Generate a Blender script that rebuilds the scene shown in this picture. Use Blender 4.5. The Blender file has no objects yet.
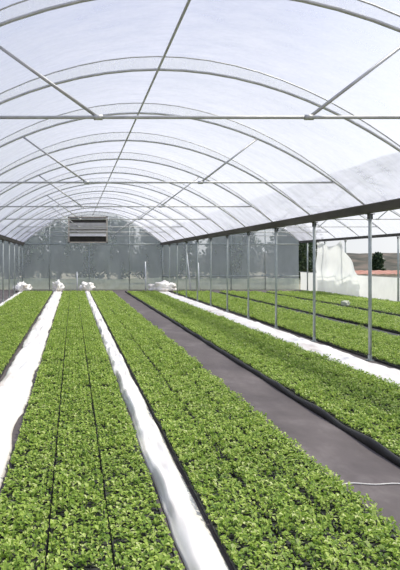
import bpy, bmesh, math, random
import numpy as np
from mathutils import Vector, Matrix, noise

random.seed(7)
rng = np.random.default_rng(7)
scene = bpy.context.scene
col = scene.collection
F = 560.0            # focal length in pixels of the 570-pixel-high frame
CAM_H = 1.70
PX, PY = 73.0, 259.0  # principal point of the (cropped) photograph

# ---------------------------------------------------------------- materials
def new_mat(name):
    m = bpy.data.materials.new(name)
    m.use_nodes = True
    nt = m.node_tree
    nt.nodes.clear()
    out = nt.nodes.new('ShaderNodeOutputMaterial')
    return m, nt, out

def N(nt, kind, **kw):
    n = nt.nodes.new(kind)
    for k, v in kw.items():
        if k in n.inputs:
            n.inputs[k].default_value = v
        else:
            setattr(n, k, v)
    return n

def ramp(nt, fac, stops):
    r = nt.nodes.new('ShaderNodeValToRGB')
    e = r.color_ramp.elements
    while len(e) < len(stops):
        e.new(0.5)
    for el, (p, c) in zip(e, stops):
        el.position = p
        el.color = (c[0], c[1], c[2], 1)
    nt.links.new(fac, r.inputs[0])
    return r.outputs[0]

def coords(nt, scale=(1, 1, 1)):
    t = nt.nodes.new('ShaderNodeTexCoord')
    mp = nt.nodes.new('ShaderNodeMapping')
    mp.inputs['Scale'].default_value = scale
    nt.links.new(t.outputs['Object'], mp.inputs[0])
    return mp.outputs[0]

def noise_fac(nt, scale, detail=3.0, stretch=(1, 1, 1), rough=0.55):
    n = N(nt, 'ShaderNodeTexNoise')
    n.inputs['Scale'].default_value = scale
    n.inputs['Detail'].default_value = detail
    n.inputs['Roughness'].default_value = rough
    nt.links.new(coords(nt, stretch), n.inputs['Vector'])
    return n.outputs['Fac']

def simple(name, stops, scale=5.0, rough=0.6, metal=0.0, stretch=(1, 1, 1), bump=0.0, bscale=None):
    m, nt, out = new_mat(name)
    b = N(nt, 'ShaderNodeBsdfPrincipled')
    b.inputs['Roughness'].default_value = rough
    b.inputs['Metallic'].default_value = metal
    nt.links.new(ramp(nt, noise_fac(nt, scale, 4, stretch), stops), b.inputs['Base Color'])
    if bump:
        bp = N(nt, 'ShaderNodeBump')
        bp.inputs['Strength'].default_value = bump
        bp.inputs['Distance'].default_value = 0.02
        nt.links.new(noise_fac(nt, bscale or scale * 4, 4, stretch), bp.inputs['Height'])
        nt.links.new(bp.outputs[0], b.inputs['Normal'])
    nt.links.new(b.outputs[0], out.inputs[0])
    return m

def film(name, lo, hi, color, scale, stretch, trans_share=0.65, gloss=0.12):
    """Polythene: partly clear, partly milky; lo..hi is how milky."""
    m, nt, out = new_mat(name)
    tr = N(nt, 'ShaderNodeBsdfTransparent')
    tl = N(nt, 'ShaderNodeBsdfTranslucent'); tl.inputs[0].default_value = (*color, 1)
    df = N(nt, 'ShaderNodeBsdfDiffuse'); df.inputs[0].default_value = (*color, 1)
    gl = N(nt, 'ShaderNodeBsdfGlossy'); gl.inputs['Roughness'].default_value = 0.25
    gl.inputs[0].default_value = (0.9, 0.9, 0.9, 1)
    m1 = N(nt, 'ShaderNodeMixShader'); m1.inputs[0].default_value = trans_share
    nt.links.new(df.outputs[0], m1.inputs[1]); nt.links.new(tl.outputs[0], m1.inputs[2])
    m3 = N(nt, 'ShaderNodeMixShader'); m3.inputs[0].default_value = gloss
    nt.links.new(m1.outputs[0], m3.inputs[1]); nt.links.new(gl.outputs[0], m3.inputs[2])
    m2 = N(nt, 'ShaderNodeMixShader')
    mr = N(nt, 'ShaderNodeMapRange')
    mr.inputs['From Min'].default_value = 0.3; mr.inputs['From Max'].default_value = 0.7
    mr.inputs['To Min'].default_value = lo; mr.inputs['To Max'].default_value = hi
    nt.links.new(noise_fac(nt, scale, 5, stretch, 0.65), mr.inputs[0])
    # a slanting look goes through more polythene: clear share ** (1 / cos)
    lw = N(nt, 'ShaderNodeLayerWeight')
    cs = N(nt, 'ShaderNodeMath', operation='SUBTRACT'); cs.inputs[0].default_value = 1.08
    nt.links.new(lw.outputs['Facing'], cs.inputs[1])
    iv = N(nt, 'ShaderNodeMath', operation='DIVIDE'); iv.inputs[0].default_value = 1.08
    nt.links.new(cs.outputs[0], iv.inputs[1])
    cl = N(nt, 'ShaderNodeMath', operation='SUBTRACT'); cl.inputs[0].default_value = 1.0
    nt.links.new(mr.outputs[0], cl.inputs[1])
    pw = N(nt, 'ShaderNodeMath', operation='POWER')
    nt.links.new(cl.outputs[0], pw.inputs[0]); nt.links.new(iv.outputs[0], pw.inputs[1])
    om = N(nt, 'ShaderNodeMath', operation='SUBTRACT'); om.inputs[0].default_value = 1.0
    nt.links.new(pw.outputs[0], om.inputs[1])
    nt.links.new(om.outputs[0], m2.inputs[0])
    nt.links.new(tr.outputs[0], m2.inputs[1]); nt.links.new(m3.outputs[0], m2.inputs[2])
    nt.links.new(m2.outputs[0], out.inputs[0])
    return m

M = {}
M['pipe'] = simple('galvanised_pipe', [(0.3, (0.42, 0.42, 0.41)), (0.7, (0.56, 0.56, 0.55))], 9, 0.5, 0.35)
M['post'] = simple('galvanised_post', [(0.3, (0.30, 0.34, 0.33)), (0.7, (0.45, 0.49, 0.48))], 7, 0.5, 0.3)
M['gutter'] = simple('weathered_gutter_steel', [(0.3, (0.045, 0.04, 0.038)), (0.7, (0.095, 0.085, 0.08))], 3, 0.7, 0.2, (1, 0.3, 1))
M['roof_film'] = film('roof_polythene', 0.14, 0.34, (0.74, 0.75, 0.82), 1.6, (1.0, 2.2, 1.0))
M['band_film'] = film('band_polythene', 0.16, 0.42, (0.97, 0.97, 0.95), 3.0, (1.6, 1.0, 1.0), 0.9, 0.05)
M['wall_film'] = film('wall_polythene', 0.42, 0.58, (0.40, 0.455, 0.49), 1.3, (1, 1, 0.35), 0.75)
M['skirt_film'] = film('skirt_polythene', 0.45, 0.75, (0.70, 0.78, 0.64), 1.8, (1, 1, 0.6), 0.7)
M['apron_film'] = film('side_apron_polythene', 0.62, 0.85, (0.93, 0.95, 0.92), 2.0, (1, 1, 0.5), 0.6)
M['curtain_film'] = film('curtain_polythene', 0.75, 0.95, (0.95, 0.97, 0.94), 1.5, (1, 1, 0.5), 0.6)
M['tray'] = simple('black_tray_plastic', [(0.3, (0.018, 0.02, 0.018)), (0.7, (0.04, 0.042, 0.038))], 20, 0.6)
M['edging'] = simple('edging_plastic_and_gap_shade', [(0.3, (0.014, 0.014, 0.014)), (0.7, (0.035, 0.034, 0.032))], 8, 0.6, 0, (1, .4, 1))
M['string'] = simple('pale_string', [(0.3, (0.7, 0.68, 0.62)), (0.7, (0.85, 0.83, 0.78))], 30, 0.8)
M['vent_frame'] = simple('vent_frame_paint', [(0.3, (0.42, 0.37, 0.31)), (0.7, (0.58, 0.52, 0.45))], 4, 0.7)
M['vent_slat'] = simple('vent_slat_metal', [(0.3, (0.42, 0.40, 0.36)), (0.7, (0.56, 0.54, 0.49))], 4, 0.6, 0.1)
M['vent_lip'] = simple('vent_lip_paint', [(0.3, (0.68, 0.66, 0.60)), (0.7, (0.8, 0.78, 0.72))], 4, 0.6)
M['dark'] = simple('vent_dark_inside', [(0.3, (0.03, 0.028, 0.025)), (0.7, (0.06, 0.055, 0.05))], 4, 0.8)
M['stake'] = simple('pale_plastic_stake', [(0.3, (0.72, 0.75, 0.76)), (0.7, (0.85, 0.87, 0.88))], 8, 0.5)
M['bark'] = simple('grey_bark', [(0.3, (0.09, 0.075, 0.06)), (0.7, (0.18, 0.15, 0.12))], 6, 0.9)
M['shed_wall'] = simple('pale_render', [(0.3, (0.55, 0.52, 0.47)), (0.7, (0.68, 0.65, 0.6))], 3, 0.9)
M['tiles'] = simple('red_roof_tiles', [(0.35, (0.30, 0.12, 0.08)), (0.6, (0.42, 0.21, 0.15)), (0.75, (0.62, 0.5, 0.42))], 2.2, 0.85, 0, (0.4, 2, 1))
M['ground'] = simple('dry_grass_ground', [(0.3, (0.20, 0.19, 0.12)), (0.7, (0.32, 0.29, 0.2))], 0.4, 0.95)
M['hill'] = simple('scrub_hillside', [(0.3, (0.022, 0.026, 0.016)), (0.5, (0.07, 0.064, 0.045)), (0.7, (0.14, 0.108, 0.08))], 0.45, 0.95, 0, (1, 1, 2))

def leaf_mat(name, stops, tmix=0.35, gloss=True):
    m, nt, out = new_mat(name)
    geo = N(nt, 'ShaderNodeNewGeometry')
    nz = noise_fac(nt, 9.0, 2)
    add = N(nt, 'ShaderNodeMath', operation='MULTIPLY_ADD')
    nt.links.new(nz, add.inputs[0]); add.inputs[1].default_value = 0.7
    sub = N(nt, 'ShaderNodeMath', operation='MULTIPLY_ADD')
    nt.links.new(geo.outputs['Random Per Island'], sub.inputs[0])
    sub.inputs[1].default_value = 0.75; sub.inputs[2].default_value = -0.22
    nt.links.new(sub.outputs[0], add.inputs[2])
    c = ramp(nt, add.outputs[0], stops)
    b = N(nt, 'ShaderNodeBsdfPrincipled'); b.inputs['Roughness'].default_value = 0.5
    b.inputs['Specular IOR Level'].default_value = 0.35
    t = N(nt, 'ShaderNodeBsdfTranslucent')
    nt.links.new(c, b.inputs['Base Color']); nt.links.new(c, t.inputs[0])
    mx = N(nt, 'ShaderNodeMixShader'); mx.inputs[0].default_value = tmix
    nt.links.new(b.outputs[0], mx.inputs[1]); nt.links.new(t.outputs[0], mx.inputs[2])
    nt.links.new(mx.outputs[0], out.inputs[0])
    return m
M['seedling'] = leaf_mat('seedling_leaves', [(0.1, (0.12, 0.22, 0.03)), (0.45, (0.31, 0.46, 0.07)), (0.75, (0.52, 0.65, 0.14)), (0.94, (0.74, 0.80, 0.36))])
M['tree_leaf'] = leaf_mat('tree_leaves', [(0.1, (0.015, 0.035, 0.018)), (0.5, (0.04, 0.075, 0.035)), (0.9, (0.09, 0.13, 0.06))], 0.2)

def weed_mat():
    m, nt, out = new_mat('woven_weed_mat')
    b = N(nt, 'ShaderNodeBsdfPrincipled'); b.inputs['Roughness'].default_value = 0.75
    c = ramp(nt, noise_fac(nt, 1.6, 6, (1, 0.6, 1), 0.65),
             [(0.3, (0.062, 0.050, 0.048)), (0.55, (0.106, 0.088, 0.084)), (0.75, (0.19, 0.165, 0.155))])
    nt.links.new(c, b.inputs['Base Color'])
    ck = N(nt, 'ShaderNodeTexChecker'); ck.inputs['Scale'].default_value = 400
    nt.links.new(coords(nt), ck.inputs['Vector'])
    bp = N(nt, 'ShaderNodeBump'); bp.inputs['Strength'].default_value = 0.15; bp.inputs['Distance'].default_value = 0.003
    nt.links.new(ck.outputs['Fac'], bp.inputs['Height'])
    nt.links.new(bp.outputs[0], b.inputs['Normal'])
    nt.links.new(b.outputs[0], out.inputs[0])
    return m
M['mat'] = weed_mat()

def sheet_mat():
    m, nt, out = new_mat('white_plastic_sheet')
    b = N(nt, 'ShaderNodeBsdfPrincipled'); b.inputs['Roughness'].default_value = 0.35
    c = ramp(nt, noise_fac(nt, 3.0, 5, (1, 0.5, 1)),
             [(0.22, (0.62, 0.52, 0.45)), (0.40, (0.82, 0.77, 0.70)), (0.6, (0.92, 0.90, 0.85))])
    nt.links.new(c, b.inputs['Base Color'])
    nt.links.new(b.outputs[0], out.inputs[0])
    return m
M['sheet'] = sheet_mat()
M['scrap'] = simple('dirty_pale_plastic', [(0.3, (0.32, 0.36, 0.24)), (0.7, (0.55, 0.56, 0.45))], 6, 0.6)

# ---------------------------------------------------------------- helpers
def link_mesh(name, me, mat, parent=None):
    o = bpy.data.objects.new(name, me)
    col.objects.link(o)
    if mat and not me.materials:
        me.materials.append(mat)
    if parent:
        o.parent = parent
    return o

def build(name, bm, mat, parent=None, smooth=False):
    bmesh.ops.recalc_face_normals(bm, faces=bm.faces[:])
    me = bpy.data.meshes.new(name)
    bm.to_mesh(me); bm.free()
    if smooth:
        me.polygons.foreach_set('use_smooth', [True] * len(me.polygons))
    return link_mesh(name, me, mat, parent)

def tag(o, label=None, cat=None, group=None, kind=None):
    if label: o['label'] = label
    if cat: o['category'] = cat
    if group: o['group'] = group
    if kind: o['kind'] = kind
    return o

def empty(name, loc=(0, 0, 0)):
    o = bpy.data.objects.new(name, None)
    o.empty_display_size = 0.1
    col.objects.link(o); o.location = loc
    return o

def tube(bm, pts, r, sides=8, cap=True):
    pts = [Vector(p) for p in pts]
    rings = []
    up = Vector((0, 0, 1))
    for i, p in enumerate(pts):
        a = pts[max(i - 1, 0)]; b = pts[min(i + 1, len(pts) - 1)]
        t = (b - a).normalized()
        u = t.cross(up)
        if u.length < 1e-3:
            u = t.cross(Vector((0, 1, 0)))
        u.normalize(); v = u.cross(t).normalized()
        rr = r[i] if isinstance(r, (list, tuple)) else r
        rings.append([bm.verts.new(p + u * rr * math.cos(2 * math.pi * k / sides) + v * rr * math.sin(2 * math.pi * k / sides)) for k in range(sides)])
    for a, b in zip(rings, rings[1:]):
        for k in range(sides):
            bm.faces.new((a[k], a[(k + 1) % sides], b[(k + 1) % sides], b[k]))
    if cap:
        bm.faces.new(rings[0][::-1]); bm.faces.new(rings[-1])

def box(bm, x0, x1, y0, y1, z0, z1):
    vs = [bm.verts.new((x, y, z)) for x in (x0, x1) for y in (y0, y1) for z in (z0, z1)]
    for f in ((0, 1, 3, 2), (4, 6, 7, 5), (0, 4, 5, 1), (2, 3, 7, 6), (0, 2, 6, 4), (1, 5, 7, 3)):
        bm.faces.new([vs[i] for i in f])

ORD = ['first', 'second', 'third', 'fourth', 'fifth', 'sixth', 'seventh', 'eighth', 'ninth', 'tenth',
       'eleventh', 'twelfth', 'thirteenth', 'fourteenth', 'fifteenth', 'sixteenth', 'seventeenth', 'eighteenth',
       'nineteenth', 'twentieth']
def ordinal(k):
    if k < 20: return ORD[k]
    tens = {2: 'twenty', 3: 'thirty', 4: 'forty'}
    n = k + 1
    if n % 10 == 0: return {30: 'thirtieth', 40: 'fortieth'}[n]
    return tens[n // 10] + '-' + ORD[n % 10 - 1]

# ---------------------------------------------------------------- dimensions
XL, XR, XR2, XL2 = -2.80, 4.98, 12.60, -10.58
ZG, ZG2 = 2.56, 2.68
RISE = 1.60
ZT = 2.99
Y0, STEP, NB = 5.10, 2.17, 12
YE = Y0 + STEP * NB           # end wall
BAYS = [Y0 + STEP * i for i in range(NB + 1)]

class Span:
    def __init__(s, xl, xr, zl, zr): s.xl, s.xr, s.zl, s.zr = xl, xr, zl, zr
    def z(s, x, extra=0.0):
        u = (x - (s.xl + s.xr) / 2) / ((s.xr - s.xl) / 2)
        t = (x - s.xl) / (s.xr - s.xl)
        return s.zl + (s.zr - s.zl) * t + (RISE + extra) * max(0.0, 1 - u * u)
    def curve(s, y, extra=0.0, n=36):
        return [(s.xl + (s.xr - s.xl) * (0.5 - 0.5 * math.cos(math.pi * i / n)), y,
                 s.z(s.xl + (s.xr - s.xl) * (0.5 - 0.5 * math.cos(math.pi * i / n)), extra)) for i in range(n + 1)]
MID = Span(XL, XR, ZG, ZG)
RIGHT = Span(XR, XR2, ZG, ZG2)
LEFT = Span(XL2, XL, ZG, ZG)

# ---------------------------------------------------------------- setting
def struct(name, bm, mat, smooth=False):
    o = build(name, bm, mat, None, smooth)
    o['kind'] = 'structure'
    return o

bm = bmesh.new()
box(bm, XL2, XR2, -2.0, YE, -0.06, 0.0)
struct('floor', bm, M['mat'])

bm = bmesh.new()
g = bmesh.ops.create_grid(bm, x_segments=40, y_segments=40, size=130)
for v in bm.verts:
    v.co.y += 60
    v.co.z = -0.08
struct('ground', bm, M['ground'])

# scrubby hill band behind everything
bm = bmesh.new()
prev = None
for i in range(121):
    x = -90 + i * 2.0
    h = 2.6 + 0.5 * noise.noise(Vector((x * 0.06, 3, 0))) + 0.35 * noise.noise(Vector((x * 0.3, 9, 0)))
    row = []
    for j in range(9):
        t = j / 8
        yy = 76 + 30 * t + 3 * noise.noise(Vector((x * 0.1, t * 4, 2)))
        zz = -0.1 + (h + 0.1) * math.sin(min(1, t * 1.35) * math.pi / 2) + 0.25 * noise.noise(Vector((x * .35, t * 9, 5))) * t
        row.append(bm.verts.new((x, yy, zz)))
    if prev:
        for a, b, c, d in zip(prev, row, row[1:], prev[1:]):
            bm.faces.new((a, b, c, d))
    prev = row
struct('hills', bm, M['hill'], True)

# roof film of each span, lying on the outer bows and dipping a little between them
def roof(name, sp, y0, ys):
    bm = bmesh.new()
    prev = None
    yy = [y0]
    allb = [b for b in [Y0 - 3 * STEP, Y0 - 2 * STEP, Y0 - STEP] + BAYS]
    for a, b in zip(allb, allb[1:]):
        yy += [a + (b - a) * k / 6 for k in range(6)]
    yy.append(YE)
    yy = sorted(set(round(v, 4) for v in yy if v >= y0))
    for y in yy:
        ph = ((y - Y0) / STEP) % 1.0
        sag = 0.05 * math.sin(math.pi * ph)
        pts = sp.curve(y, 0.17, 40)
        row = []
        for (x, _, z) in pts:
            u = (x - sp.xl) / (sp.xr - sp.xl)
            k = math.sin(math.pi * u)
            w = 0.02 * noise.noise(Vector((x * 1.3, y * 0.9, 1.0))) * k
            row.append(bm.verts.new((x, y, z + 0.03 - sag * k + w)))
        if prev:
            for a, b, c, d in zip(prev, row, row[1:], prev[1:]):
                bm.faces.new((a, b, c, d))
        prev = row
    return struct(name, bm, M['roof_film'], True)
roof('ceiling', MID, -2.0, 0)
roof('ceiling', RIGHT, -2.0, 0)
roof('ceiling', LEFT, -2.0, 0)

# end wall film with its three gables, and its milky skirt
def end_wall(name, spans, y, zlow, mat):
    bm = bmesh.new()
    for sp in spans:
        prev = None
        for (x, _, z) in sp.curve(y, 0.17, 32):
            row = []
            for k in range(13):
                t = k / 12
                zz = zlow + (z + 0.03 - zlow) * t
                row.append(bm.verts.new((x, y + 0.03 * noise.noise(Vector((x * 1.1, zz * 0.8, 4))), zz)))
            if prev:
                for a, b, c, d in zip(prev, row, row[1:], prev[1:]):
                    bm.faces.new((a, b, c, d))
            prev = row
    bmesh.ops.remove_doubles(bm, verts=bm.verts[:], dist=0.001)
    return struct(name, bm, mat, True)
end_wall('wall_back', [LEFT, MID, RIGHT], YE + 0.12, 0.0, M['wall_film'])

bm = bmesh.new()
prev = None
for i in range(200):
    x = XL2 + (XR2 - XL2) * i / 199
    zt = 0.62 + 0.10 * noise.noise(Vector((x * 0.7, 0, 0))) + 0.05 * noise.noise(Vector((x * 2.7, 0, 7)))
    row = [bm.verts.new((x, YE + 0.02 + 0.04 * noise.noise(Vector((x * 3, k * 0.4, 2))), zt * k / 5)) for k in range(6)]
    if prev:
        for a, b, c, d in zip(prev, row, row[1:], prev[1:]):
            bm.faces.new((a, b, c, d))
    prev = row
struct('trim_1', bm, M['skirt_film'], True)

# side walls: low film apron on the right, full film on the far left
bm = bmesh.new()
prev = None
for i in range(220):
    y = -2.0 + (YE + 2.0) * i / 219
    zt = 0.98 + 0.03 * noise.noise(Vector((y * 0.6, 1, 0)))
    row = [bm.verts.new((XR2 + 0.05 + 0.03 * noise.noise(Vector((y * 2.5, k * .5, 5))), y, zt * k / 5)) for k in range(6)]
    if prev:
        for a, b, c, d in zip(prev, row, row[1:], prev[1:]):
            bm.faces.new((a, b, c, d))
    prev = row
struct('wall_right', bm, M['apron_film'], True)
bm = bmesh.new()
prev = None
for i in range(60):
    y = -2.0 + (YE + 2.0) * i / 59
    row = [bm.verts.new((XL2, y, (ZG + 0.03) * k / 5)) for k in range(6)]
    if prev:
        for a, b, c, d in zip(prev, row, row[1:], prev[1:]):
            bm.faces.new((a, b, c, d))
    prev = row
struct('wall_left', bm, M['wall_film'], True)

# ---------------------------------------------------------------- roof arches
def make_arch(sp, y, tie, label, group):
    root = empty('roof_arch', ((sp.xl + sp.xr) / 2, y, ZG))
    off = Vector(root.location)
    def P(pts): return [tuple(Vector(p) - off) for p in pts]
    bm = bmesh.new(); tube(bm, P(sp.curve(y)), 0.018, 8)
    build('arch_pipe', bm, M['pipe'], root, True)
    bm = bmesh.new()
    tube(bm, P(sp.curve(y, 0.17)), 0.008, 6)
    build('outer_bow', bm, M['pipe'], root, True)
    bm = bmesh.new()
    pv = None
    for a, b in zip(P(sp.curve(y)), P(sp.curve(y, 0.17))):
        row = [bm.verts.new((a[0], a[1] + .006, a[2])), bm.verts.new((b[0], b[1] + .006, b[2]))]
        if pv: bm.faces.new((pv[0], row[0], row[1], pv[1]))
        pv = row
    build('film_band', bm, M['band_film'], root, True)
    if tie:
        c = (sp.xl + sp.xr) / 2; hw = (sp.xr - sp.xl) / 2
        # where the tie meets the bow
        xs = [c - hw + 2 * hw * k / 400 for k in range(401)]
        inn = [x for x in xs if sp.z(x) >= ZT]
        x0, x1 = inn[0], inn[-1]
        bm = bmesh.new(); tube(bm, P([(x0, y, ZT), (x1, y, ZT)]), 0.016, 8)
        build('tie_bar', bm, M['pipe'], root, True)
        for s in (-1, 1):
            xa = c + (1.06 if s > 0 else -0.86); xb = c + (2.02 if s > 0 else -1.94)
            bm = bmesh.new(); tube(bm, P([(xa, y, ZT), (xb, y, sp.z(xb))]), 0.016, 8)
            build('brace', bm, M['pipe'], root, True)
            bm = bmesh.new()
            tube(bm, P([(xa - 0.04, y, ZT), (xa + 0.04, y, ZT)]), 0.026, 8)
            build('clamp', bm, M['pipe'], root, True)
    tag(root, label, 'roof arch', group)

for i, y in enumerate(BAYS):
    tie = i % 2 == 0
    where = ('nearest of the metal roof arches, with tie bar and braces, above the seedling beds' if i == 0 else
             'last metal roof arch over the beds, standing against the end wall' if i == NB else
             '%s roof arch from the camera over the white strips, %s' % (ORD[i], 'with tie bar' if tie else 'without tie bar'))
    make_arch(MID, y, tie, where, 'roof arches of the middle span')
for i, y in enumerate(BAYS):
    if i < 3: continue      # nearer ones lie outside the picture
    make_arch(RIGHT, y, i % 2 == 0,
              'metal roof arch of the right-hand span, %s from the end wall' % ('at the end wall, first' if i == NB else ORD[NB - i]),
              'roof arches of the right span')
for i, y in enumerate(BAYS):
    if i < 8: continue
    make_arch(LEFT, y, i % 2 == 0,
              'metal roof arch of the left-hand span, %s from the end wall' % ('at the end wall, first' if i == NB else ORD[NB - i]),
              'roof arches of the left span')

# ridge purlins
for sp, lab in ((MID, 'thin straight ridge pipe running along the roof top over the left beds'),
                (RIGHT, 'thin ridge pipe along the roof top of the right-hand span')):
    c = (sp.xl + sp.xr) / 2
    bm = bmesh.new()
    z = sp.z(c) - 0.035
    tube(bm, [(c, -1.5, z), (c, YE, z)], 0.016, 8)
    tag(build('ridge_purlin', bm, M['pipe'], None, True), lab, 'purlin')

# valley gutters: a trough with turned lips
def gutter(x, z, lab, w=0.13, d=0.11):
    bm = bmesh.new()
    prof = [(-w, d * .5), (-w * .9, d * .62), (-w * .55, -d * .45), (w * .55, -d * .45), (w * .9, d * .62), (w, d * .5), (w * .95, d * .4), (w * .6, -d * .6), (-w * .6, -d * .6), (-w * .95, d * .4)]
    rings = []
    for y in (-1.8, YE):
        rings.append([bm.verts.new((x + a, y, z + b)) for a, b in prof])
    n = len(prof)
    for k in range(n):
        bm.faces.new((rings[0][k], rings[0][(k + 1) % n], rings[1][(k + 1) % n], rings[1][k]))
    bm.faces.new(rings[0]); bm.faces.new(rings[1][::-1])
    return tag(build('gutter', bm, M['gutter']), lab, 'gutter')
gutter(XR, ZG - 0.02, 'dark metal valley gutter carried by the row of grey posts')
gutter(XL, ZG - 0.02, 'dark valley gutter at the far left edge of the picture')
bm = bmesh.new()
box(bm, XR2 - 0.04, XR2 + 0.04, -1.8, YE, ZG2 - 0.06, ZG2 + 0.02)
box(bm, XR2 - 0.045, XR2 - 0.035, -1.8, YE, ZG2 - 0.10, ZG2 - 0.0)
tag(build('side_rail', bm, M['gutter']), 'grey rail along the top of the open right side wall', 'rail')

# posts
def make_post(x, y, ztop, r, lab, group):
    root = empty('post', (x, y, 0))
    bm = bmesh.new(); tube(bm, [(0, 0, -0.02), (0, 0, ztop)], r, 10)
    build('shaft', bm, M['post'], root, True)
    bm = bmesh.new(); box(bm, -r * 1.9, r * 1.9, -r * 1.9, r * 1.9, 0, 0.012)
    tube(bm, [(0, 0, 0.0), (0, 0, 0.09)], r * 1.25, 10)
    build('foot', bm, M['post'], root)
    bm = bmesh.new(); box(bm, -0.07, 0.07, -0.03, 0.03, ztop - 0.012, ztop)
    box(bm, -0.035, -0.03, -0.025, 0.025, ztop - 0.09, ztop); box(bm, 0.03, 0.035, -0.025, 0.025, ztop - 0.09, ztop)
    build('bracket', bm, M['gutter'], root)
    tag(root, lab, 'post', group)
names = {2: 'nearest grey post under the dark gutter, tallest in the picture'}
for i, y in enumerate(BAYS):
    if i < 2: continue
    lab = names.get(i, 'grey post under the dark gutter, %s from the camera' % ORD[i - 2])
    if i == NB: lab = 'last grey post under the dark gutter, at the end wall corner'
    make_post(XR, y - 0.05, ZG - 0.10, 0.027, lab, 'posts under the valley gutter')
for i, y in enumerate(BAYS):
    if i < 8: continue
    make_post(XL, y - 0.05, ZG - 0.10, 0.027,
              'grey post at the far left edge, %s' % ('at the end wall corner' if i == NB else ORD[NB - i] + ' from the end wall'),
              'posts under the left gutter')
side_ys = [YE - 1.05 - 2.1 * k for k in range(6)]
for k, y in enumerate(side_ys):
    make_post(XR2, y + 0.0, ZG2 - 0.11, 0.034,
              'side wall post of the right-hand span, %s from the end wall' % ORD[k], 'posts of the right side wall')

# apron clamping rail
bm = bmesh.new()
tube(bm, [(XR2 - 0.055, -1.5, 0.99), (XR2 - 0.055, YE, 0.99)], 0.015, 6)
tag(build('clamping_rail', bm, M['pipe'], None, True), 'thin rail along the top of the low white side apron', 'rail')

# slack plastic curtain in the far bays of the open side wall
bm = bmesh.new()
prev = None
ya, yb = 24.35, 28.5
for i in range(121):
    t = i / 120
    y = ya + (yb - ya) * t
    if y < 25.6: zt = 1.0 + 1.05 * (y - ya) / (25.6 - ya)
    else: zt = 2.05 + 0.50 * min(1.0, (y - 25.6) / 0.25) - 0.25 * math.sin((y - 25.6) / 2.9 * math.pi) ** 2
    row = []
    for k in range(17):
        s = k / 16
        fold = 0.07 * math.sin(y * 5.0 + 1.5 * s) * (0.4 + 0.6 * s) + 0.09 * noise.noise(Vector((y * 1.2, s * 3, 8)))
        row.append(bm.verts.new((XR2 - 0.17 + fold, y, 0.03 + (zt - 0.03) * s)))
    if prev:
        for a, b, c, d in zip(prev, row, row[1:], prev[1:]):
            bm.faces.new((a, b, c, d))
    prev = row
tag(build('plastic_curtain', bm, M['curtain_film'], None, True),
    'white plastic side curtain hanging slack, cut diagonally, in the far right side wall', 'curtain')

# ---------------------------------------------------------------- end wall frame
def end_post(x, ztop, lab):
    bm = bmesh.new()
    tube(bm, [(x, YE + 0.04, 0), (x, YE + 0.04, ztop)], 0.028, 8)
    tag(build('end_wall_post', bm, M['post'], None, True), lab, 'post', 'end wall posts')
for x, lab in ((0.90, 'thin end wall post directly below the louvred gable vent'),
               (-1.30, 'thin end wall post left of the gable vent'),
               (3.15, 'thin end wall post behind the end of the dark path')):
    end_post(x, MID.z(x) if abs(x - 0.9) > .1 else 2.55, lab)
for x, lab in ((6.9, 'end wall post of the right span, first beyond the gutter'),
               (8.8, 'end wall post of the right span, second beyond the gutter'),
               (10.7, 'end wall post of the right span, last before the side wall')):
    end_post(x, RIGHT.z(x), lab)
for x0, x1, z, lab in ((XL + .03, XR - .03, 2.52, 'pale horizontal rail across the end wall beneath the gable vent'),
                       (XR + .03, XR2 - .03, 2.52, 'pale horizontal rail across the end wall of the right span'),
                       (XR + .03, XR2 - .03, 0.75, 'low pale rail across the end wall of the right span')):
    bm = bmesh.new()
    tube(bm, [(x0, YE - 0.02, z), (x1, YE - 0.02, z)], 0.03, 8)
    tag(build('end_wall_rail', bm, M['post'], None, True), lab, 'rail')

# louvred vent in the gable
VX0, VX1, VZ0, VZ1 = -0.28, 1.93, 2.60, 4.06
root = empty('gable_vent', ((VX0 + VX1) / 2, YE - 0.02, VZ0))
w = (VX1 - VX0) / 2; h = VZ1 - VZ0
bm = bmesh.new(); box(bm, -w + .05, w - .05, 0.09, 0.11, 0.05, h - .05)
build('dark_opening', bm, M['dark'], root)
bm = bmesh.new()
for a in ((-w, -w + .09, 0, h), (w - .09, w, 0, h), (-w, w, 0, .06), (-w, w, h - .06, h)):
    box(bm, a[0], a[1], -0.05, 0.12, a[2], a[3])
build('frame', bm, M['vent_frame'], root)
def slat(z0, z1, tilt, mat, name):
    bm = bmesh.new()
    vs = [bm.verts.new((sx, yy, zz)) for sx in (-w + .09, w - .09) for (yy, zz) in ((-.04 - tilt, z0), (-.02 - tilt, z0), (.06, z1), (.04, z1))]
    for f in ((0, 1, 5, 4), (1, 2, 6, 5), (2, 3, 7, 6), (3, 0, 4, 7), (0, 3, 2, 1), (4, 5, 6, 7)):
        bm.faces.new([vs[i] for i in f])
    build(name, bm, mat, root)
slat(0.36, 0.58, 0.10, M['vent_lip'], 'slat')
for k in range(3):
    slat(0.58 + k * .18, 0.58 + (k + 1) * .18, 0.02, M['vent_slat'], 'slat')
tag(root, 'weathered louvred vent box in the middle of the end gable', 'vent')

# slim pale stakes leaning near the end wall
for (xa, xb, ya, zt, lab) in ((3.95, 3.95, 30.4, 1.55, 'short pale stake standing at the end wall left of the posts'),
                              (6.35, 6.15, 30.2, 2.2, 'tall pale stake leaning at the end wall right of the post row'),
                              (6.75, 6.75, 30.0, 1.5, 'short pale stake beside the leaning stake at the end wall'),
                              (0.22, 0.22, 30.4, 1.0, 'short pale stake at the end wall below the vent, left of its post')):
    bm = bmesh.new(); tube(bm, [(xa, ya, 0), ((xa + xb) / 2 + .01, ya + .1, zt / 2), (xb, ya + .2, zt)], 0.03, 8)
    tag(build('stake', bm, M['stake'], None, True), lab, 'stake')

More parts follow.
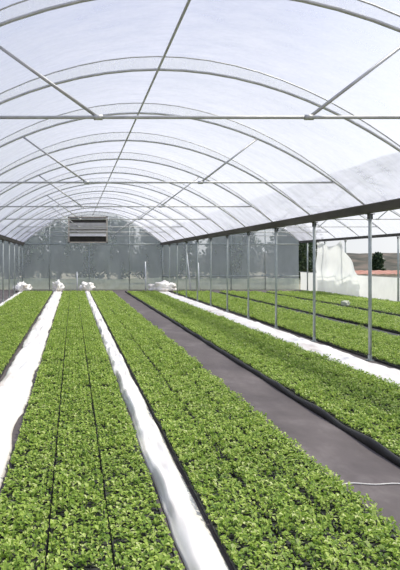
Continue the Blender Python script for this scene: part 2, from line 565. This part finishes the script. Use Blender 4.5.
# ---------------------------------------------------------------- white plastic strips between beds
def strip(x0, x1, y0, y1, hgt, seed, lab, heap):
    root = empty('plastic_sheet', ((x0 + x1) / 2, y0, 0))
    ox = (x0 + x1) / 2; hw = (x1 - x0) / 2
    bm = bmesh.new()
    n = int((y1 - y0) / 0.07); mcs = 16
    prev = None
    for i in range(n + 1):
        y = y0 + (y1 - y0) * i / n
        la = hw * (0.94 + 0.28 * noise.noise(Vector((y * 0.9, seed, 0))) + 0.07 * noise.noise(Vector((y * 4.0, seed, 3))))
        ra = hw * (0.94 + 0.28 * noise.noise(Vector((y * 0.8, seed, 9))) + 0.07 * noise.noise(Vector((y * 4.3, seed, 5))))
        la = min(la, hw); ra = min(ra, hw)
        row = []
        for k in range(mcs + 1):
            t = k / mcs
            x = -la + (la + ra) * t
            e = min(1, 5 * min(t, 1 - t))
            wr = noise.noise(Vector((x * 7, y * 2.2, seed))) * .5 + noise.noise(Vector((x * 16, y * 5, seed + 4))) * .3 + abs(noise.noise(Vector((x * 9, y * 1.0, seed + 8)))) * .8
            z = 0.006 + e * max(0.010, hgt * (0.6 + 1.3 * wr))
            row.append(bm.verts.new((x, y - y0, z)))
        row.append(bm.verts.new((ra * .98, y - y0, 0.001)))
        row.insert(0, bm.verts.new((-la * .98, y - y0, 0.001)))
        if prev:
            for a, b, c, d in zip(prev, row, row[1:], prev[1:]):
                bm.faces.new((a, b, c, d))
            bm.faces.new((prev[0], prev[-1], row[-1], row[0]))
        else:
            first = row
        prev = row
    bm.faces.new(first[::-1]); bm.faces.new(prev)
    build('strip', bm, M['sheet'], root, True)
    if heap:
        hx, hz = heap
        bm = bmesh.new()
        bmesh.ops.create_icosphere(bm, subdivisions=4, radius=1)
        for v in bm.verts:
            p = v.co.copy()
            k = 1 + 0.35 * noise.noise(p * 1.7 + Vector((seed, 0, 0))) + 0.22 * noise.noise(p * 4 + Vector((0, seed, 0))) + 0.1 * noise.noise(p * 9)
            v.co = Vector((p.x * hx * k, p.y * 0.42 * k + (y1 - y0), max(0.002, (p.z * 0.55 + 0.42) * hz * k)))
        build('bunched_end', bm, M['sheet'], root, True)
    tag(root, lab, 'plastic sheet', 'white plastic strips between the beds')
strip(-1.015, -0.535, 2.2, 28.9, 0.055, 1.0, 'broad crumpled white plastic strip on the floor at the left edge', (0.30, 0.55))
strip(0.60, 0.86, 2.2, 28.9, 0.06, 2.0, 'narrow crumpled white plastic strip between the two front beds', (0.36, 0.50))
strip(4.27, 4.92, 5.0, 28.9, 0.05, 3.0, 'wide white plastic strip lying along the foot of the grey posts', (0.75, 0.50))
strip(-2.745, -2.495, 16.0, 28.9, 0.055, 4.0, 'white plastic strip by the left gutter posts, partly cut by the frame', (0.42, 0.45))

# small scrap of pale plastic on the far bed
bm = bmesh.new()
bmesh.ops.create_icosphere(bm, subdivisions=3, radius=1)
for v in bm.verts:
    p = v.co.copy(); k = 1 + 0.5 * noise.noise(p * 2 + Vector((4, 4, 1)))
    v.co = Vector((9.42 + p.x * .14 * k, 19.4 + p.y * .14 * k, 0.05 + max(0.001, (p.z * .5 + .45) * .2 * k)))
tag(build('plastic_scrap', bm, M['scrap'], None, True), 'small crumpled pale plastic scrap in the gap between far right beds', 'plastic scrap')

# path edging along the bed right of the path
bm = bmesh.new()
n = 240
prev = None
for i in range(n + 1):
    y = 2.2 + 26.6 * i / n
    dx = 0.03 * noise.noise(Vector((y * .8, 2, 2)))
    zt = 0.065 + 0.03 * noise.noise(Vector((y * 1.7, 5, 2)))
    row = [bm.verts.new((2.665 + dx + a, y, b)) for a, b in ((0, 0.001), (0.008, zt * .7), (0.018, zt), (0.03, zt), (0.036, zt * .8), (0.04, 0.001))]
    if prev:
        for k in range(6):
            bm.faces.new((prev[k], row[k], row[(k + 1) % 6], prev[(k + 1) % 6]))
    else:
        f0 = row
    prev = row
bm.faces.new(f0); bm.faces.new(prev[::-1])
tag(build('path_edging', bm, M['edging'], None, True), 'black plastic edging strip along the right side of the dark path', 'edging')

for x0, x1, lab in ((6.90, 7.33, 'added black strip for the shade in the first gap between beds beyond the posts'),
                    (9.20, 9.68, 'added black strip for the shade in the second gap between beds, before the farthest bed')):
    bm = bmesh.new()  # flat black strip, added to put the dark shade into the bed gap
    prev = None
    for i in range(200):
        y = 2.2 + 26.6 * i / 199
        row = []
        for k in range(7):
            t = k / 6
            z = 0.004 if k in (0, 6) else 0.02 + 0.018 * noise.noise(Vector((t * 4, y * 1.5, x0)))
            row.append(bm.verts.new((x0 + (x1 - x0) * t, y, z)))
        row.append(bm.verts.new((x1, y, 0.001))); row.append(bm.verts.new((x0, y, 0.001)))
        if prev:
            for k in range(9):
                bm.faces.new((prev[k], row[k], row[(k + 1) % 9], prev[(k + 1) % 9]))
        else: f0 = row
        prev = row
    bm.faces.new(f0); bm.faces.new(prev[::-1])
    tag(build('gap_shade_strip', bm, M['edging'], None, True), lab, 'plastic strip')

# string across the path
bm = bmesh.new()
yl = CAM_H * F / (486 - PY)
pts = []
for k in range(15):
    t = k / 14
    pts.append((1.98 + 0.66 * t, yl + 0.10 * math.sin(t * 2.6) * (1 - t) - 0.02 + 0.02 * math.sin(t * 11), 0.007))
tube(bm, pts, 0.005, 6)
tag(build('string', bm, M['string'], None, True), 'pale string lying across the dark path at lower right', 'string')

# ---------------------------------------------------------------- seedling trays
TW, TL, TH = 0.36, 0.60, 0.034

def tray_bm():
    bm = bmesh.new()
    a, b = TW / 2 - 0.006, TL / 2 - 0.006
    # tapered shell
    lo = [bm.verts.new((sx * (a - .012), sy * (b - .012), 0.001)) for sx, sy in ((-1, -1), (1, -1), (1, 1), (-1, 1))]
    hi = [bm.verts.new((sx * (a - .004), sy * (b - .004), TH - .006)) for sx, sy in ((-1, -1), (1, -1), (1, 1), (-1, 1))]
    bm.faces.new(lo[::-1])
    for k in range(4):
        bm.faces.new((lo[k], lo[(k + 1) % 4], hi[(k + 1) % 4], hi[k]))
    bm.faces.new(hi)
    # rim
    r = 0.009
    box(bm, -a, a, -b, -b + r, TH - .006, TH + .003); box(bm, -a, a, b - r, b, TH - .006, TH + .003)
    box(bm, -a, -a + r, -b + r, b - r, TH - .006, TH + .003); box(bm, a - r, a, -b + r, b - r, TH - .006, TH + .003)
    # cell walls
    for k in range(1, 6):
        x = -a + 2 * a * k / 6
        box(bm, x - .002, x + .002, -b + r, b - r, TH - .006, TH)
    for k in range(1, 10):
        y = -b + 2 * b * k / 10
        box(bm, -a + r, a - r, y - .002, y + .002, TH - .006, TH)
    return bm

def leaves(nx, ny, per, ln, rg):
    """Leaf blades of the seedlings: one little rosette per tray cell."""
    xs = (np.arange(nx) + .5) / nx * TW - TW / 2
    ys = (np.arange(ny) + .5) / ny * TL - TL / 2
    X, Y = np.meshgrid(xs, ys)
    X = X.ravel() + rg.normal(0, .004, X.size); Y = Y.ravel() + rg.normal(0, .004, Y.size)
    H = rg.uniform(.022, .080, X.size) * (1 + .25 * np.sin(X * 17 + rg.uniform(0, 6)) * np.sin(Y * 11 + rg.uniform(0, 6)))
    keep = rg.uniform(0, 1, X.size) > .07
    X, Y, H = X[keep], Y[keep], H[keep]
    X = np.repeat(X, per); Y = np.repeat(Y, per); H = np.repeat(H, per)
    n = X.size
    ang = rg.uniform(0, 2 * np.pi, n)
    L = ln * rg.uniform(.6, 1.4, n); W = L * rg.uniform(.26, .38, n)
    el = rg.uniform(-.35, 1.15, n)
    dx, dy = np.cos(ang), np.sin(ang)
    base = np.stack([X + dx * .004, Y + dy * .004, TH + H * rg.uniform(.3, 1.0, n)], 1)
    d = np.stack([dx * np.cos(el), dy * np.cos(el), np.sin(el)], 1)
    s = np.stack([-dy, dx, np.zeros(n)], 1)
    z = np.array([0, 0, 1])
    p1 = base + d * (L * .5)[:, None] + s * W[:, None] + z * (W * .35)[:, None]
    p2 = base + d * L[:, None] - z * (L * .18)[:, None]
    p3 = base + d * (L * .5)[:, None] - s * W[:, None] + z * (W * .35)[:, None]
    V = np.stack([base, p1, p2, p3], 1)
    lx, ly = TW / 2 - .003, TL / 2 - .001
    V[..., 0] = np.clip(V[..., 0], -lx, lx); V[..., 1] = np.clip(V[..., 1], -ly, ly)
    return V.reshape(-1, 3)

def quads_mesh(name, V, mat):
    nq = len(V) // 4
    me = bpy.data.meshes.new(name)
    me.vertices.add(len(V)); me.vertices.foreach_set('co', V.astype(np.float32).ravel())
    # two triangles meeting along the midrib, so that the blade folds
    idx = np.arange(nq)[:, None] * 4 + np.array([[0, 1, 2, 0, 2, 3]])
    me.loops.add(nq * 6); me.loops.foreach_set('vertex_index', idx.astype(np.int32).ravel())
    me.polygons.add(nq * 2)
    me.polygons.foreach_set('loop_start', (np.arange(nq * 2) * 3).astype(np.int32))
    me.update(calc_edges=True)
    me.materials.append(mat)
    return me

leaf_variants = [quads_mesh('seedlings', leaves(8, 13, 12, .028, np.random.default_rng(100 + k)), M['seedling']) for k in range(6)]
tb = tray_bm(); bmesh.ops.recalc_face_normals(tb, faces=tb.faces[:])
tray_me = bpy.data.meshes.new('tray'); tb.to_mesh(tray_me); tb.free(); tray_me.materials.append(M['tray'])

BEDS = [(-2.485, 4, 'bed left of wide white strip'), (-0.508, 3, 'bed between the front white strips'),
        (0.862, 3, 'bed left of the dark path'), (2.722, 4, 'bed right of the dark path'),
        (5.035, 5, 'bed just beyond the posts'), (7.36, 5, 'second bed beyond the posts'),
        (9.72, 7, 'farthest bed by right wall')]
YB0, ROWS = 2.40, 43
cells = []
def vis_area(cx, cy, pr=0.12):
    tot = 0
    n = 6
    for i in range(n):
        for j in range(n):
            x = cx - TW / 2 + TW * (i + .5) / n; y = cy - TL / 2 + TL * (j + .5) / n
            if y < .5: continue
            px = PX + F * x / y; py = PY + F * (CAM_H - pr) / y
            if 0 <= px < 400 and py < 570:
                tot += F * F * (CAM_H - pr) / y ** 3 * TW * TL / n / n
    return tot
for bi, (bx, nc, lab) in enumerate(BEDS):
    for c in range(nc):
        for r in range(ROWS):
            x = bx + TW * (c + .5) + c * (.018 if bi == 2 else .006); y = YB0 + TL * (r + .5) + 0.03 * math.sin(bi * 3 + c * 1.7)
            cells.append((vis_area(x, y), bi, c, r, x, y))
cells.sort(key=lambda t: -t[0])
near = cells[:300]; far = cells[300:]
cols = {}
for t in near:
    cols.setdefault((t[1], t[2]), []).append(t)
place = {}
root0 = shell0 = leaf0 = None
for (bi, c), lst in cols.items():
    nc = BEDS[bi][1]
    side = ('left' if c == 0 else 'right' if c == nc - 1 else 'middle' if nc == 3 else '%s' % ORD[c])
    lst.sort(key=lambda t: t[5])
    for k, (_, _, _, r, x, y) in enumerate(lst):
        lab = '%s seedling tray from the front, %s column, %s' % (ordinal(k), side, BEDS[bi][2])
        if root0 is None:
            root0 = empty('seedling_tray')
            shell0 = link_mesh('tray', tray_me, None, root0)
            leaf0 = link_mesh('seedlings', leaf_variants[0], None, root0); leaf0['kind'] = 'stuff'
            rt, lf = root0, leaf0
        else:
            rt = root0.copy(); col.objects.link(rt)
            sh = shell0.copy(); sh.parent = rt; col.objects.link(sh)
            lf = leaf0.copy(); lf.parent = rt; col.objects.link(lf)
        lf.data = leaf_variants[random.randrange(6)]
        if random.random() < .5:
            lf.rotation_euler = (0, 0, math.pi)
        else:
            lf.rotation_euler = (0, 0, 0)
        lf.scale = (1, 1, random.uniform(.85, 1.2))
        rt.location = (x, y, 0)
        tag(rt, lab, 'seedling tray', 'seedling trays, ' + BEDS[bi][2])

# the rest of the trays, too small in the picture to single out
tv = np.array([v.co[:] for v in tray_me.vertices][:8])
far_leaf = [leaves(8, 13, 4, .042, np.random.default_rng(300 + k)) for k in range(12)]
LV = []
bm = bmesh.new()
for (_, bi, c, r, x, y) in far:
    V = far_leaf[random.randrange(12)].copy()
    if random.random() < .5: V[:, :2] *= -1
    V[:, 2] = TH + (V[:, 2] - TH) * random.uniform(.85, 1.2)
    LV.append(V + np.array([x, y, 0]))
    a, b = TW / 2 - .006, TL / 2 - .006
    box(bm, x - a, x + a, y - b, y + b, 0.001, TH)
far_root = empty('seedling_trays', (0, 0, 0))
far_root['kind'] = 'stuff'
tag(far_root, 'dense far rows of seedling trays running back to the end wall', 'seedling trays', None, 'stuff')
o = build('trays', bm, M['tray'], far_root); o['kind'] = 'stuff'
o = link_mesh('seedlings', quads_mesh('far_seedlings', np.concatenate(LV), M['seedling']), None, far_root); o['kind'] = 'stuff'

# ---------------------------------------------------------------- outside: trees, low shed
def make_tree(x, y, h, w, seed, lab):
    rg = np.random.default_rng(seed)
    root = empty('tree', (x, y, -0.08))
    bm = bmesh.new()
    tube(bm, [(0, 0, 0), (.05, 0, h * .3), (-.04, .05, h * .7)], [.16, .12, .05], 8)
    for k in range(5):
        a = k * 1.26 + seed
        tube(bm, [(0, 0, h * (.25 + .07 * k)), (math.cos(a) * w * .6, math.sin(a) * w * .6, h * (.45 + .08 * k))], [.06, .02], 6)
    build('trunk', bm, M['bark'], root, True)
    n = 3400
    blobs = []
    for q in range(11):
        hz = .16 + .70 * q / 10
        sp = w * (.62 if hz < .6 else .42)
        a = q * 2.4 + seed
        blobs.append((math.cos(a) * sp * rg.uniform(.5, 1), math.sin(a) * sp * rg.uniform(.3, .9), h * hz, rg.uniform(.42, .58) * w))
    V = []
    for k in range(n):
        bx, by, bz, br = blobs[k % 11]
        d = rg.normal(0, 1, 3); d /= np.linalg.norm(d)
        c = np.array([bx, by, bz]) + d * br * rg.uniform(.6, 1.0) * np.array([1, 1, .9])
        c[2] = min(max(c[2], .15), h); c[0] = min(max(c[0], -w * 1.12), w * 1.12)
        t = rg.normal(0, 1, 3); t /= np.linalg.norm(t); s = np.cross(t, d); s /= np.linalg.norm(s) + 1e-6
        L = rg.uniform(.18, .36)
        V += [c, c + t * L * .5 + s * L * .3, c + t * L, c + t * L * .5 - s * L * .3]
    link_mesh('crown', quads_mesh('crown', np.array(V), M['tree_leaf']), None, root)
    tag(root, lab, 'tree', 'trees beyond the end wall')
tl = [(-13.0, 41, 3.6, 2.0, 'bushy tree far left, seen dimly beyond the end wall'),
      (-8.2, 41, 4.0, 2.0, 'dark tree beyond the end wall, left of the corner posts'),
      (-3.4, 41, 4.1, 2.0, 'dark tree beyond the end wall, just left of the vent'),
      (1.4, 41, 4.7, 2.0, 'tall dark tree beyond the end wall, directly behind the vent'),
      (6.2, 41, 4.1, 2.0, 'dark tree beyond the end wall, behind the gutter end'),
      (11.0, 41, 3.9, 2.0, 'dark tree in the front row beyond the right span end wall'),
      (15.8, 41, 4.3, 2.0, 'dark tree beyond the right end wall, nearest the side curtain'),
      (-11.5, 48, 4.4, 2.2, 'rear tree beyond the end wall, in the leftmost gap of the front row'),
      (-6.4, 48, 4.6, 2.2, 'rear tree beyond the end wall, left of the middle gable'),
      (-1.2, 48, 5.2, 2.2, 'rear tree showing above the front trees left of the vent'),
      (4.0, 48, 5.3, 2.2, 'rear tree showing above the front trees right of the vent'),
      (9.2, 48, 4.7, 2.2, 'rear tree beyond the left half of the right span end wall'),
      (14.4, 48, 5.4, 2.2, 'tallest rear tree beyond the right span end wall'),
      (19.6, 48, 4.2, 2.2, 'rear tree farthest right beyond the end wall')]
for k, (x, y, h, w, lab) in enumerate(tl):
    make_tree(x, y, h, w, 20 + k, lab)
make_tree(27.2, 50, 2.35, 0.5, 77, 'small dark tree outside beyond the open side wall')

root = empty('low_shed', (21.0, 35.5, -0.08))
bm = bmesh.new(); box(bm, -4.3, 6.3, -1.2, 1.2, 0, 0.90)
build('wall', bm, M['shed_wall'], root)
bm = bmesh.new()
pv = None
for i in range(60):
    x = -4.6 + 11.2 * i / 59
    rp = 0.02 * math.sin(i * 2.1)
    row = [bm.verts.new((x, -1.5, 0.86 + rp)), bm.verts.new((x, 0, 1.06 + rp)), bm.verts.new((x, 1.5, 0.86 + rp)), bm.verts.new((x, 0, 0.98 + rp))]
    if pv:
        for k in range(4):
            bm.faces.new((pv[k], row[k], row[(k + 1) % 4], pv[(k + 1) % 4]))
    else: f0 = row
    pv = row
bm.faces.new(f0); bm.faces.new(pv[::-1])
build('roof', bm, M['tiles'], root)
tag(root, 'low shed with red tiled roof outside beyond the side wall', 'shed')

# ---------------------------------------------------------------- light
world = bpy.data.worlds.new('World'); scene.world = world
world.use_nodes = True
nt = world.node_tree; nt.nodes.clear()
out = nt.nodes.new('ShaderNodeOutputWorld'); bg = nt.nodes.new('ShaderNodeBackground')
tc = nt.nodes.new('ShaderNodeTexCoord'); sx = nt.nodes.new('ShaderNodeSeparateXYZ')
nt.links.new(tc.outputs['Generated'], sx.inputs[0])
c = ramp(nt, sx.outputs['Z'], [(0.0, (0.66, 0.67, 0.68)), (0.14, (0.60, 0.63, 0.67)), (0.40, (0.43, 0.47, 0.62)), (1.0, (0.34, 0.41, 0.65))])
# brighter haze on the sun's side of the sky
nrm = N(nt, 'ShaderNodeVectorMath', operation='DOT_PRODUCT')
nt.links.new(tc.outputs['Generated'], nrm.inputs[0]); nrm.inputs[1].default_value = (0.72, 0.60, 0.34)
gl = N(nt, 'ShaderNodeMapRange', interpolation_type='SMOOTHSTEP')
gl.inputs['From Min'].default_value = 0.86; gl.inputs['From Max'].default_value = 1.0
gl.inputs['To Min'].default_value = 1.0; gl.inputs['To Max'].default_value = 1.55
nt.links.new(nrm.outputs['Value'], gl.inputs[0])
nt.links.new(c, bg.inputs[0]); nt.links.new(gl.outputs[0], bg.inputs[1])
nt.links.new(bg.outputs[0], out.inputs[0])

sun = bpy.data.lights.new('sun', 'SUN'); sun.energy = 3.8; sun.angle = math.radians(9); sun.color = (1.0, 0.95, 0.86)
so = bpy.data.objects.new('sun', sun); col.objects.link(so)
d = Vector((-0.52, -0.16, -0.84))
so.rotation_euler = d.to_track_quat('-Z', 'Y').to_euler()

# ---------------------------------------------------------------- camera
cam = bpy.data.cameras.new('camera'); co = bpy.data.objects.new('camera', cam); col.objects.link(co)
co.location = (0, 0, CAM_H); co.rotation_euler = (math.pi / 2, 0, 0)
cam.sensor_fit = 'AUTO'; cam.sensor_width = 36.0
cam.lens = 36.0 * F / 570.0
cam.shift_x = (200 - PX) / 570.0
cam.shift_y = (PY - 285) / 570.0
cam.clip_end = 500
scene.camera = co

scene.cycles.max_bounces = 10
scene.cycles.diffuse_bounces = 5
scene.cycles.transmission_bounces = 8
scene.cycles.transparent_max_bounces = 24
scene.cycles.use_denoising = True
vs = scene.view_settings
vs.view_transform = 'Standard'; vs.look = 'None'; vs.gamma = 1.0; vs.use_curve_mapping = False
vs.exposure = 0.42
